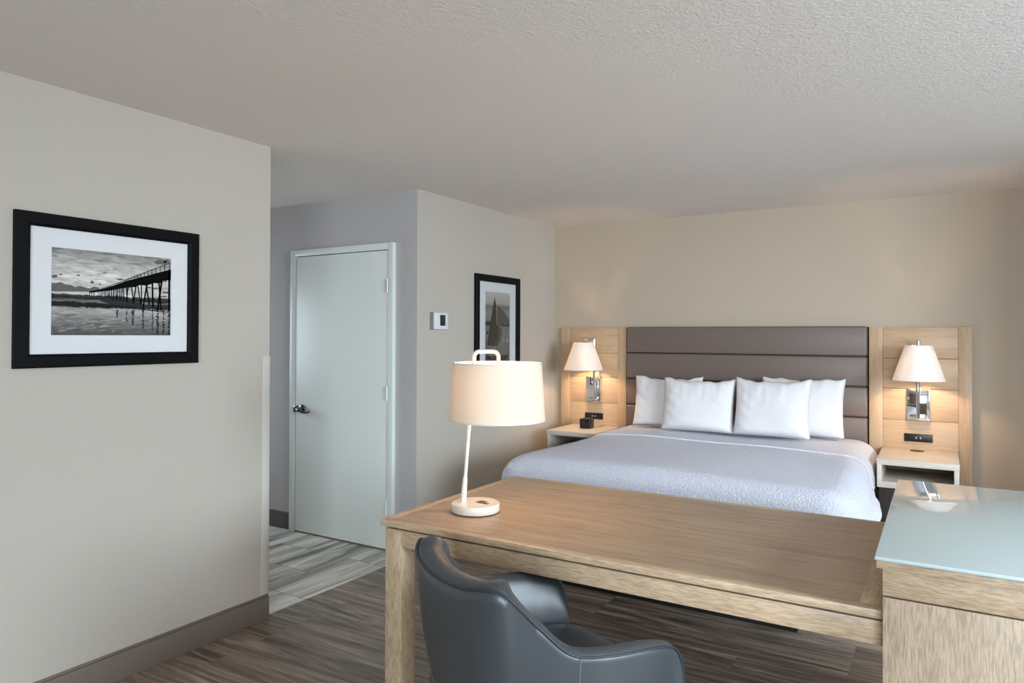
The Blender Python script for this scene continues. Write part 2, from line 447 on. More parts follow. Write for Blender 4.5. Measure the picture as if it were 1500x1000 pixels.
def photo_mat(name, stops, tint, streak, cloud):
    """print tones by height on the paper (local Z), with wisps and streaks"""
    m, nt, b = newmat(name)
    tc = N(nt, 'ShaderNodeTexCoord'); sx = N(nt, 'ShaderNodeSeparateXYZ')
    nt.links.new(tc.outputs['Object'], sx.inputs[0])
    def nz(s, d, dist=0):
        q = N(nt, 'ShaderNodeMapping'); q.inputs['Scale'].default_value = s
        nt.links.new(tc.outputs['Object'], q.inputs['Vector'])
        n = N(nt, 'ShaderNodeTexNoise', Scale=1.0, Detail=d, Roughness=.65, Distortion=dist)
        nt.links.new(q.outputs[0], n.inputs['Vector']); return n
    n1 = nz((1, 14, 70), 5, .6)
    mr = N(nt, 'ShaderNodeMapRange'); mr.inputs['To Min'].default_value = -streak; mr.inputs['To Max'].default_value = streak
    nt.links.new(n1.outputs['Fac'], mr.inputs['Value'])
    n2 = nz((1, 16, 26), 6, .8)
    mc = N(nt, 'ShaderNodeMapRange'); mc.inputs['To Min'].default_value = -cloud; mc.inputs['To Max'].default_value = cloud
    nt.links.new(n2.outputs['Fac'], mc.inputs['Value'])
    z0, z1 = stops[0][0], stops[-1][0]
    nrm = N(nt, 'ShaderNodeMapRange'); nrm.inputs['From Min'].default_value = z0; nrm.inputs['From Max'].default_value = z1
    ad = N(nt, 'ShaderNodeMath', operation='ADD')
    nt.links.new(sx.outputs['Z'], ad.inputs[0]); nt.links.new(mc.outputs[0], ad.inputs[1])
    nt.links.new(ad.outputs[0], nrm.inputs['Value'])
    g = lambda v: lin((v*tint[0], v*tint[1], v*tint[2]))
    r = ramp(nt, [((z-z0)/(z1-z0), g(v)) for z, v in stops])
    nt.links.new(nrm.outputs[0], r.inputs['Fac'])
    sc = N(nt, 'ShaderNodeMath', operation='ADD'); sc.inputs[1].default_value = 1
    nt.links.new(mr.outputs[0], sc.inputs[0])
    vm = N(nt, 'ShaderNodeVectorMath', operation='SCALE')
    nt.links.new(r.outputs['Color'], vm.inputs[0]); nt.links.new(sc.outputs[0], vm.inputs['Scale'])
    nt.links.new(vm.outputs[0], b.inputs['Base Color']); b.inputs['Roughness'].default_value = .8; b.inputs['Specular IOR Level'].default_value = .05
    return m

# --- large framed pier photograph on the left wall
FY0, FY1, FZ0, FZ1 = 1.285, 2.052, 1.332, 1.932
pic = thing('framed_picture', 'large black framed black and white photograph of a pier, on the left wall', 'picture', (XW, (FY0+FY1)/2, FZ0))
obj('frame', frame_ring(FY0, FY1, FZ0, FZ1, .053, XW, XW+.026), M['black_frame'], pic, smooth=25)
PY0, PY1, PZ0, PZ1 = 1.418, 1.920, 1.459, 1.805
obj('mat_board', mat_board(FY0+.045, FY1-.045, FZ0+.045, FZ1-.045, PY0, PY1, PZ0, PZ1, XW+.003, XW+.008), M['mat_white'], pic, smooth=0)
pw, ph = PY1-PY0, PZ1-PZ0
def uv(X, Y):          # position on the paper, origin lower left
    u = (X-118)/1162; top = 75+118*u; v = (938-Y)/(938-top)
    return u, v
def py(u): return PY0+u*pw
def pz(v): return PZ0+v*ph
pm = photo_mat('pier_photo_paper',
    [(PZ0-FZ0+k*ph, v) for k, v in ((0, 84), (.12, 118), (.24, 150), (.315, 170), (.335, 38), (.385, 42), (.40, 130), (.43, 40), (.47, 66), (.482, 214), (.50, 200), (.53, 190), (.68, 208), (.85, 178), (1.0, 140))],
    (1.0, .98, .94), 1.1, .014)
sil = simple('pier_photo_dark', (13, 13, 14), .8, spec=.05); gry = simple('pier_photo_grey', (104, 100, 95), .8, spec=.05); gr2 = simple('pier_photo_shadow', (50, 52, 54), .8, spec=.05)
bm = bmesh.new(); box(bm, XW+.002, XW+.004, PY0-.002, PY1+.002, PZ0-.002, PZ1+.002)
def poly(pts, layer, mi):
    n0 = len(bm.faces); t = bmesh.new()
    prism(t, [(py(u), pz(v)) for u, v in pts], 0, XW+.004, XW+.0041+.0002*layer)
    for f in t.faces: f.material_index = mi
    merge(bm, t)
def P(*pts): return [uv(*p) for p in pts]
def clampq(pts): return [(min(max(u, 0), 1), min(max(v, 0), 1)) for u, v in pts]
rc = random.Random(3)
# clouds low on the left and small wisps
top = [(118, 425), (150, 430), (200, 418), (240, 440), (285, 445), (330, 468), (370, 455), (420, 470), (455, 480), (500, 460), (540, 470), (560, 490)]
poly(P(*top, (560, 506), (455, 512), (118, 510)), 1, 2)
for cx, cy, w, h in ((480, 418, 40, 34), (600, 325, 44, 12), (355, 352, 44, 16), (150, 360, 60, 34), (200, 345, 30, 18), (750, 390, 90, 18), (555, 436, 30, 14), (1170, 225, 150, 50), (1235, 215, 80, 40), (1215, 410, 60, 22), (1110, 480, 90, 20), (1225, 520, 90, 26), (1200, 560, 120, 16), (1040, 470, 70, 18)):
    pts = []
    for k in range(14):
        a = 2*PI*k/14; rr = .36+.16*rc.random()
        pts.append((cx+w*rr*math.cos(a), cy-h*rr*math.sin(a)))
    poly(clampq(P(*pts)), 1, 2)
# deck
poly(P((455, 507), (565, 487), (680, 452), (800, 408), (1000, 358), (1280, 296), (1280, 402), (1190, 404), (1185, 428), (1090, 428), (1020, 452), (945, 446), (900, 466), (800, 474), (640, 502), (455, 522)), 3, 1)
# railing
def line(a, b, w, layer=3, mi=1):
    d = Vector((b[0]-a[0], b[1]-a[1])); n = Vector((-d.y, d.x)).normalized()*w/2
    poly(clampq(P((a[0]+n.x, a[1]+n.y), (b[0]+n.x, b[1]+n.y), (b[0]-n.x, b[1]-n.y), (a[0]-n.x, a[1]-n.y))), layer, mi)
line((565, 484), (800, 396), 5); line((800, 396), (1280, 231), 8)
line((800, 404), (1280, 262), 3)
X = 620.; st = 14.
while X < 1276:
    yt = 484-(X-565)*.3745 if X < 800 else 396-(X-800)*.34375
    yb = 500-(X-565)*.39 if X < 800 else 410-(X-800)*.24
    line((X, yt), (X, yb+8), 3.2+st*.07); X += st; st *= 1.065
# piles
for a, b, w in (((1264, 300), (1264, 700), 22), ((1182, 410), (1135, 706), 20), ((1150, 420), (1176, 695), 16), ((1080, 425), (1088, 668), 18), ((1020, 448), (984, 668), 16), ((1014, 448), (1050, 642), 14),
                ((965, 445), (966, 630), 11), ((928, 455), (958, 640), 11), ((908, 455), (882, 628), 12), ((862, 462), (888, 625), 11), ((828, 470), (812, 612), 11), ((812, 470), (822, 612), 10),
                ((782, 478), (786, 604), 10), ((768, 480), (760, 600), 9), ((745, 483), (748, 600), 9), ((728, 485), (718, 596), 9), ((708, 488), (713, 596), 8), ((688, 490), (682, 600), 10), ((665, 493), (666, 580), 8), ((648, 495), (644, 575), 7), ((630, 500), (634, 570), 7),
                ((612, 500), (608, 568), 7), ((594, 505), (596, 566), 6), ((576, 508), (572, 562), 6), ((558, 510), (560, 560), 5), ((540, 510), (538, 560), 5), ((500, 512), (500, 558), 6), ((478, 512), (479, 556), 5), ((460, 510), (461, 556), 5)):
    line(a, b, w)
# reflections in the wet sand and the long dark bar of water
poly(P((640, 560), (760, 575), (900, 600), (1000, 640), (1080, 650), (1280, 640), (1280, 680), (1100, 676), (900, 660), (700, 640), (560, 606)), 2, 3)
for x, w, y1 in ((1266, 24, 936), (1205, 18, 930), (1140, 26, 935), (1085, 14, 900), (985, 18, 880), (880, 22, 850), (815, 12, 820), (720, 14, 780)):
    y = 686
    while y < y1-12:
        hgt = rc.uniform(8, 26); line((x+rc.uniform(-5, 5), y), (x+rc.uniform(-6, 6), min(y+hgt, y1)), w*rc.uniform(.5, 1.4), 1, 3); y += hgt+rc.uniform(0, 9)
for k in range(46):
    y = rc.uniform(690, 920); x = rc.uniform(140, 700); q = (y-650)/280
    line((x, y), (x+rc.uniform(30, 120), y-rc.uniform(4, 26)*q), rc.uniform(2, 5), 1, 4 if k % 3 else 3)
for k in range(26):
    y = rc.uniform(664, 800); x = rc.uniform(760, 1230)
    line((x, y), (x+rc.uniform(14, 46), y+rc.uniform(-2, 4)), rc.uniform(3, 7), 2, 4)
line((830, 668), (1278, 716), 8, 2, 1)
obj('photograph', bm, [pm, sil, gry, gr2, simple('pier_photo_light', (182, 178, 170), .8, spec=.05)], pic, smooth=0)
#obj('glazing', pane(XW+.012, FY0+.046, FY1-.046, FZ0+.046, FZ1-.046), M['glass'], pic, smooth=-1)

# --- smaller framed sail boat photograph near the bed
GY0, GY1, GZ0, GZ1 = 4.350, 4.990, 1.085, 1.930
pic2 = thing('framed_picture', 'smaller black framed photograph of a sailing boat, behind the desk lamp', 'picture', (XW, (GY0+GY1)/2, GZ0))
obj('frame', frame_ring(GY0, GY1, GZ0, GZ1, .053, XW, XW+.026), M['black_frame'], pic2, smooth=25)
QY0, QY1, QZ0, QZ1 = 4.492, 4.850, 1.215, 1.802
obj('mat_board', mat_board(GY0+.045, GY1-.045, GZ0+.045, GZ1-.045, QY0, QY1, QZ0, QZ1, XW+.003, XW+.008), M['mat_white'], pic2, smooth=0)
sm = photo_mat('boat_photo_paper', [(QZ0-GZ0+k, v) for k, v in ((0, 92), (.18, 120), (.27, 132), (.325, 128), (.335, 70), (.355, 74), (.37, 138), (.43, 150), (.475, 122), (.50, 176), (.587, 196))], (1.0, .95, .9), .3, .006)
s1 = simple('boat_photo_jib', (74, 66, 60), .8, spec=.05); s2 = simple('boat_photo_main', (98, 89, 81), .8, spec=.05); s3 = simple('boat_photo_line', (46, 40, 36), .8, spec=.05); s4 = simple('boat_photo_seam', (168, 158, 148), .8, spec=.05)
bm = bmesh.new(); box(bm, XW+.002, XW+.004, QY0-.002, QY1+.002, QZ0-.002, QZ1+.002)
def sp(X, Y): return (QY0+(X-180)/250*(QY1-QY0), QZ1-(Y-265)*.00067)
def poly2(pts, layer, mi):
    t = bmesh.new(); prism(t, [sp(*p) for p in pts], 0, XW+.004, XW+.0041+.0002*layer)
    for f in t.faces: f.material_index = mi
    merge(bm, t)
poly2([(294, 415), (330, 440), (370, 484), (400, 530), (422, 580), (428, 640), (428, 660), (305, 655)], 1, 2)
poly2([(305, 640), (345, 690), (352, 760), (330, 850), (310, 910), (290, 990), (296, 640)], 1, 2)
poly2([(275, 325), (292, 430), (302, 560), (318, 700), (318, 820), (300, 900), (208, 880), (215, 780), (232, 640), (255, 470)], 2, 1)
poly2([(291, 415), (297, 415), (304, 650), (299, 650)], 3, 4)
poly2([(274, 322), (277, 322), (240, 640), (210, 880), (205, 880), (235, 640)], 3, 3)
poly2([(190, 1010), (420, 1000), (395, 1060), (230, 1062)], 2, 3)
poly2([(180, 634), (228, 634), (228, 650), (180, 650)], 1, 3); poly2([(345, 640), (430, 645), (430, 660), (348, 656)], 2, 3)
poly2([(196, 735), (212, 715), (216, 728), (202, 760)], 1, 3)
obj('photograph', bm, [sm, s1, s2, s3, s4], pic2, smooth=0)
obj('glazing', pane(XW+.012, GY0+.046, GY1-.046, GZ0+.046, GZ1-.046), M['glass'], pic2, smooth=-1)

# --- thermostat
th = thing('thermostat', 'white thermostat with small dark screen on the corridor wall', 'thermostat', (XW, 3.9, 1.502))
obj('back_plate', B(XW, XW+.008, 3.818, 3.995, 1.503, 1.622, .002), M['grey_plastic'], th)
obj('housing', B(XW+.008, XW+.03, 3.840, 3.992, 1.504, 1.621, .006, seg=3), M['white_plastic'], th)
obj('screen', B(XW+.0295, XW+.0312, 3.895, 3.955, 1.530, 1.605, .001), M['lcd'], th)

# ------------------------------------------------------------------ desk
DKX0, DKX1, DKY0, DKY1, DKT = -1.838, -.132, 2.050, 3.038, .760
desk = thing('desk', 'large washed oak desk with a framed top, in front of the bed', 'desk', (-1.0, 2.54, 0))
E_ = .036
obj('desktop', B(DKX0+E_, DKX1-E_-.02, DKY0+E_, DKY1-E_, DKT-.022, DKT-.0003), M['desk_top'], desk, smooth=0)
for y0 in (DKY0, DKY1-E_):
    obj('edge_trim', B(DKX0, DKX1, y0, y0+E_, DKT-.024, DKT, .003), M['desk_edge_x'], desk, label='pale oak edge band along a long side')
for x0, x1 in ((DKX0, DKX0+E_), (DKX1-E_-.02, DKX1)):
    obj('edge_trim', B(x0, x1, DKY0+E_+.0003, DKY1-E_-.0003, DKT-.024, DKT+.0001, .001), M['desk_edge_y'], desk, label='pale oak edge band along a short side')
AZ0, AZ1 = .664, DKT-.028
lg = .082
for (lx, ly) in ((DKX0+.014, DKY0+.014), (DKX0+.014, DKY1-.014-lg)):
    obj('leg', B(lx, lx+lg, ly, ly+lg, 0, DKT-.0335, .003), M['desk_leg'], desk)
for y0, y1 in ((DKY0+.014, DKY0+.036), (DKY1-.036, DKY1-.014)):
    obj('apron', B(DKX0+.014+lg, DKX1, y0, y1, AZ0, DKT-.033, .001), M['desk_edge_x'], desk)
    obj('shadow_strip', B(DKX0+.03, DKX1, y0+.010, y1-.002, DKT-.0332, DKT-.0245), M['strip'], desk, smooth=0, label='recessed strip coloured dark as a contact shadow under the top')  # dark colour stands in for the contact shadow below the edge trim
obj('apron', B(DKX0+.016, DKX0+.038, DKY0+.014+lg, DKY1-.014-lg, AZ0, AZ1, .001), M['desk_edge_y'], desk)

# ------------------------------------------------------------------ cabinet at the end of the desk
CX0, CX1, CY0, CY1 = -.128, .62, 1.992, 3.070
cab = thing('cabinet', 'washed oak cabinet with pale green glass top at the desk end', 'cabinet', (.24, 2.53, 0))
obj('top_board', B(CX0-.014, CX1+.014, CY0-.014, CY1+.012, .888, .9085, .003), M['cab_x'], cab)
obj('glass_top', B(CX0-.017, CX1+.017, CY0-.020, CY1+.015, .909, .9185, .0025, seg=3), M['back_glass'], cab)
obj('top_rail', B(CX0, CX1, CY0, CY0+.02, .8185, .8875, .001), M['cab_x'], cab)
obj('back_panel', B(CX0, CX1, CY0, CY0+.02, .06, .8145, .001), M['cab_z'], cab)
obj('side_panel', B(CX0+.0005, CX0+.02, CY0+.0205, CY1, .06, .8875, .001), M['cab_y'], cab)
obj('side_panel', B(CX1-.02, CX1, CY0+.0205, CY1, .06, .8875, .001), M['cab_y'], cab)
obj('core', B(CX0+.021, CX1-.021, CY0+.021, CY1-.022, .06, .8870), M['gap'], cab, smooth=0)
obj('plinth', B(CX0+.03, CX1-.03, CY0+.03, CY1-.03, 0, .06), M['gap'], cab, smooth=0)
for k in range(2):
    d = obj('door', B(CX0+.003+k*.374, CX0+.372+k*.374, CY1-.021, CY1-.001, .065, .884, .002), M['cab_z'], cab)
    obj('handle', B(CX0+(.33 if k == 0 else .405), CX0+(.342 if k == 0 else .417), CY1-.001, CY1+.02, .5, .62, .003), M['dark_metal'], d)

# ------------------------------------------------------------------ desk lamp
LZ = DKT
lx, ly = -1.594, 2.340
Rv = Vector((.854, .521, 0))
lamp = thing('desk_lamp', 'white table lamp with drum shade lit on the oak desk', 'lamp', (lx, ly, LZ))
bm = lathe(bmesh.new(), [(.086, LZ+.0005), (.088, LZ+.004)], lx, ly, 64); obj('foot_pad', bm, M['black_plastic'], lamp)
bm = lathe(bmesh.new(), [(.094, LZ+.004), (.0965, LZ+.0065), (.0965, LZ+.033), (.094, LZ+.0365)], lx, ly, 64)
base = obj('base', bm, M['lamp_white'], lamp, smooth=50)
def sock(cu, cv, a, b):
    c = Vector((lx, ly, 0))
    t = B(-a/2, a/2, -b/2, b/2, LZ+.0362, LZ+.0372, .0004)
    bmesh.ops.transform(t, matrix=Matrix.Translation(c+Vector((cu, cv, 0))) @ Matrix.Rotation(math.radians(-12), 4, 'Z'), verts=t.verts[:])
    return t
obj('power_socket', sock(.016, .018, .034, .038), M['usb'], base); obj('usb_port', sock(.046, .004, .026, .018), M['usb'], base)
pb = Vector((lx, ly, LZ+.036))-Rv*.044+Vector((-.012, .008, 0))
hl = pb+Vector((.0, .0, 0))+Rv*.041; hl.z = 1.362
bm = bmesh.new()
ax = (hl-pb)
tube(bm, [pb-ax*.002, pb+ax*.17], [.0125, .0095], 20); tube(bm, [pb+ax*.17, pb+ax*.176], [.0095, .0075], 20)
top = hl+Vector((0, 0, .026))
rad = .018
pts = [pb+ax*.17, pb+ax*.6, hl]
w = .098
pts += [hl+Vector((0, 0, .018)), hl+Rv*.0035+Vector((0, 0, .027)), hl+Rv*.010+Vector((0, 0, .0345)), hl+Rv*.020+Vector((0, 0, .0375)),
        hl+Rv*(w-.020)+Vector((0, 0, .0375)), hl+Rv*(w-.010)+Vector((0, 0, .0345)), hl+Rv*(w-.0035)+Vector((0, 0, .027)), hl+Rv*w+Vector((0, 0, .018)), hl+Rv*w+Vector((0, 0, -.055))]
tube(bm, pts, [.0075]*2+[.0085]*10, 16)
obj('pole', bm, M['lamp_white'], lamp)
sc = hl+Rv*(w-.004)
sc.z = 0
Z0s, Z1s, R0s, R1s = 1.126, 1.351, .193, .178
bm = lathe(bmesh.new(), [(R0s, Z0s), (R1s, Z1s), (R1s-.002, Z1s), (R0s-.002, Z0s), (R0s, Z0s)], sc.x, sc.y, 96, cap=False)
bmesh.ops.remove_doubles(bm, verts=bm.verts[:], dist=1e-6)
shd = obj('lamp_shade', bm, M['shade_drum'], lamp, smooth=50)
for r, z in ((R0s, Z0s), (R1s, Z1s)):
    bm = bmesh.new()
    lathe(bm, [(r+.0008, z-.002), (r+.0008, z+.004), (r-.0028, z+.004), (r-.0028, z-.002), (r+.0008, z-.002)], sc.x, sc.y, 96, cap=False)
    obj('rim', bm, M['shade_rim'], shd)
bm = bmesh.new()
for k in range(3):
    a = k*2*PI/3+.4
    tube(bm, [(sc.x, sc.y, Z1s-.03), (sc.x+R1s*.6*math.cos(a), sc.y+R1s*.6*math.sin(a), Z1s-.03), (sc.x+(R1s-.003)*math.cos(a), sc.y+(R1s-.003)*math.sin(a), Z1s-.004)], .0018, 8)
lathe(bm, [(.017, Z1s-.075), (.017, Z1s-.028)], sc.x, sc.y, 20)
obj('shade_holder', bm, M['lamp_white'], lamp)
def bulb_mat(name, e):
    m, nt, b = newmat(name); b.inputs['Emission Color'].default_value = (1, .69, .43, 1); b.inputs['Emission Strength'].default_value = e
    return m
bulb_desk = bulb_mat('bulb_glow_desk', 150); bulb_bed = bulb_mat('bulb_glow_bedside', 330)
bm = bmesh.new(); bmesh.ops.create_uvsphere(bm, u_segments=20, v_segments=12, radius=.026); bmesh.ops.translate(bm, verts=bm.verts[:], vec=(sc.x, sc.y, Z1s-.10))
obj('bulb', bm, bulb_desk, lamp)

# ------------------------------------------------------------------ headboard wall
hb = thing('headboard', 'long brown vinyl headboard with five padded channels behind the pillows', 'headboard', (-1.356, YB, 0))
HX0, HX1 = -2.262, -.452
obj('backing', B(HX0-.006, HX1+.004, YB-.03, YB-.001, 0, 1.535), M['gap'], hb, smooth=0)
zs = [1.542, 1.325, 1.110, .894, .677, .46]
for a, b in zip(zs, zs[1:]):
    z1, z0 = a-.0015, b+.0015
    bm = bmesh.new(); box(bm, HX0, HX1, YB-.078, YB-.031, z0, z1, .016, seg=4)
    # soft belly
    for v in bm.verts:
        if v.co.y < YB-.06:
            u = (v.co.z-z0)/(z1-z0)
            v.co.y -= .006*math.sin(PI*min(max(u, 0), 1))
    obj('padded_channel', bm, M['leather'], hb, smooth=50)

def wall_panel(x0, x1, label):
    t = thing('wall_panel', label, 'wall panel', ((x0+x1)/2, YB, 0), 'oak panels beside the headboard')
    yb = YB-.001; yf = YB-.036
    sl, sr = x0+.086, x1-.078
    obj('stile', B(x0, sl-.001, yf-.004, yb, 0, 1.532, .0015), M['oak_v'], t)
    obj('stile', B(sr+.001, x1, yf-.004, yb, 0, 1.532, .0015), M['oak_v'], t)
    z = [1.531, 1.316, 1.108, .890, .52, .01]
    for a, b in zip(z, z[1:]):
        obj('board', B(sl, sr, yf, yb-.008, b+.0012, a-.0012, .0015), M['oak_h'], t)
    obj('backing', B(sl-.0005, sr+.0005, yb-.008, yb, .01, 1.525), M['gap'], t, smooth=0)
    return t
wall_panel(-2.894, -2.278, 'oak wall panel left of the bed beside the corridor wall')
wall_panel(-.442, .170, 'oak wall panel right of the bed beside the bare taupe wall')

def nightstand(x0, x1, y0, label, grom):
    y1 = YB-.041
    t = thing('nightstand', label, 'nightstand', ((x0+x1)/2, y1, 0), 'open nightstands beside the bed')
    obj('top', B(x0, x1, y0, y1, .657, .695, .002), M['ns_out'], t)
    obj('side', B(x0+.002, x0+.028, y0+.004, y1, .5525, .6568, .0015), M['ns_out'], t)
    obj('side', B(x1-.028, x1-.002, y0+.004, y1, .5525, .6568, .0015), M['ns_out'], t)
    obj('shelf', B(x0+.002, x1-.002, y0+.004, y1, .514, .552, .0015), M['ns_out'], t)
    obj('back', B(x0+.028, x1-.028, y1-.02, y1, .552, .657), M['ns_in'], t, smooth=0)
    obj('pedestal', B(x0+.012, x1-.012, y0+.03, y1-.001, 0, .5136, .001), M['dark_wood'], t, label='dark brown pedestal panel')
    if grom:
        bm = lathe(bmesh.new(), [(.043, .6945), (.043, .6968), (.038, .6975)], -.146, 5.50, 32)
        obj('cable_grommet', bm, M['grommet'], t)
    return t
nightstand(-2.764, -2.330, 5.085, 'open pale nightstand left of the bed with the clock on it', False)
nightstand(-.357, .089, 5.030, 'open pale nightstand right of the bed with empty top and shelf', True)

def outlet(x0, x1, label):
    y = YB-.037
    t = thing('outlet_plate', label, 'power outlet', ((x0+x1)/2, y, .75), 'black outlet plates on the oak panels')
    obj('plate', B(x0, x1, y-.010, y+.001, .745, .800, .004), M['black_plastic'], t)
    c = (x0+x1)/2; z = .7725
    for dx in (-.013, .013): obj('usb_port', B(c+dx-.0035, c+dx+.0035, y-.0112, y-.0098, z-.006, z+.006), M['socket'], t, smooth=0, label='pale usb port')
    for dx in (-.05, .05):
        bm = bmesh.new()
        for a in (-.007, .007): box(bm, c+dx+a-.0015, c+dx+a+.0015, y-.0108, y-.0098, z-.002, z+.009)
        box(bm, c+dx-.0025, c+dx+.0025, y-.0108, y-.0098, z-.012, z-.007)
        obj('socket', bm, M['socket_dark'], t, smooth=0)
outlet(-2.657, -2.489, 'black outlet plate behind the clock on the left oak panel')
outlet(-.225, -.055, 'black outlet plate above the right nightstand')

# ------------------------------------------------------------------ clock
ck = thing('alarm_clock', 'small black digital alarm clock on the left nightstand', 'clock', (-2.53, 5.36, .695))
def rotbox(x0, x1, y0, y1, z0, z1, bev=0, ang=4, piv=(-2.53, 5.36)):
    b = B(x0, x1, y0, y1, z0, z1, bev=bev)
    m = Matrix.Translation((piv[0], piv[1], 0)) @ Matrix.Rotation(math.radians(ang), 4, 'Z') @ Matrix.Translation((-piv[0], -piv[1], 0))
    bmesh.ops.transform(b, matrix=m, verts=b.verts[:]); return b
obj('body', rotbox(-2.585, -2.493, 5.325, 5.425, .6955, .775, .006), M['black_plastic'], ck)
sc_ = obj('screen', rotbox(-2.580, -2.498, 5.3232, 5.3255, .703, .770, .0008), M['black_shiny'], ck)
SEG = {'1': 'bc', '8': 'abcdefg', '2': 'abged'}
def digit(ch, x, z, s=.012):
    b = bmesh.new(); w = s*.14
    R = {'a': (0, s, 2*s-w, 2*s), 'g': (0, s, s-w/2, s+w/2), 'd': (0, s, 0, w), 'b': (s-w, s, s, 2*s), 'c': (s-w, s, 0, s), 'f': (0, w, s, 2*s), 'e': (0, w, 0, s)}
    for k in SEG[ch]:
        a = R[k]; t = rotbox(x+a[0], x+a[1], 5.3226, 5.3233, z+a[2], z+a[3]); merge(b, t)
    return b
bm = bmesh.new()
for ch, x in (('1', -2.568), ('1', -2.553), ('1', -2.532), ('1', -2.517)): merge(bm, digit(ch, x, .730))
obj('digits', bm, M['digit'], sc_, smooth=0)
bm = bmesh.new(); tube(bm, catmull([(-2.50, 5.42, .715), (-2.49, 5.46, .700), (-2.475, 5.50, .6985), (-2.465, 5.56, .6985)], 5), .002, 8)
obj('cord', bm, M['black_plastic'], ck)

# ------------------------------------------------------------------ sconces
def sconce(px, pxt, plate_x, sx, sy, label, rb, rt):
    yw = YB-.037
    t = thing('wall_sconce', label, 'wall lamp', (plate_x, yw, .895), 'swing arm reading lamps on the oak panels')
    obj('wall_plate', B(plate_x-.067, plate_x+.067, yw-.022, yw+.001, .893, 1.113, .0025), M['chrome'], t)
    yp = yw-.075
    bm = bmesh.new()
    tube(bm, [(px, yw-.02, .922), (px, yp, .922)], .010, 16)
    box(bm, plate_x-.055, plate_x+.055, yw-.05, yw-.021, .912, .926, .003)
    obj('bracket', bm, M['chrome'], t)
    bm = bmesh.new()
    tube(bm, [(px, yp, .915), (px, yp, 1.428)], .0115, 18)
    obj('post', bm, M['chrome'], t)
    bm = bmesh.new()
    tube(bm, [(px, yp, 1.424), (px, yp, 1.437), (px+(sx-px)*.03, yp+(sy-yp)*.03, 1.440), (px+(sx-px)*.97, yp+(sy-yp)*.97, 1.440), (sx, sy, 1.436), (sx, sy, 1.33)], [.0105, .0105, .0095, .0095, .0105, .0105], 14)
    lathe(bm, [(.016, 1.30), (.016, 1.35)], sx, sy, 18)
    obj('swing_arm', bm, M['chrome'], t)
    z0, z1 = 1.178, 1.407
    bm = lathe(bmesh.new(), [(rb, z0), (rt, z1), (rt-.002, z1), (rb-.002, z0), (rb, z0)], sx, sy, 72, cap=False)
    bmesh.ops.remove_doubles(bm, verts=bm.verts[:], dist=1e-6)
    s = obj('lamp_shade', bm, M['shade_cone'], t, smooth=50)
    bm = bmesh.new()
    for k in range(3):
        a = k*2*PI/3+.2
        tube(bm, [(sx, sy, z1-.03), (sx+(rt-.003)*math.cos(a), sy+(rt-.003)*math.sin(a), z1-.01)], .0016, 8)
    obj('shade_holder', bm, M['chrome'], t)
    bm = bmesh.new(); bmesh.ops.create_uvsphere(bm, u_segments=20, v_segments=12, radius=.024); bmesh.ops.translate(bm, verts=bm.verts[:], vec=(sx, sy, 1.285))
    obj('bulb', bm, bulb_bed, t)
    return (sx, sy, 1.285)
SL = sconce(-2.541, 0, -2.577, -2.580, 5.39, 'chrome wall lamp above the alarm clock, shade swung aside', .166, .082)
SR = sconce(-.140, 0, -.140, -.133, 5.36, 'chrome wall lamp above the empty right nightstand', .155, .080)

# ------------------------------------------------------------------ bed
bed = thing('bed', 'king bed under a textured white coverlet in front of the headboard', 'bed', (-1.36, 4.6, 0))
obj('base', B(-2.12, -.615, 3.725, 5.53, 0, .36, .004), M['black'], bed, label='black bed base')
obj('mattress', B(-2.29, -.43, 3.66, 5.545, .361, .69, .05, seg=4), M['mattress'], bed)

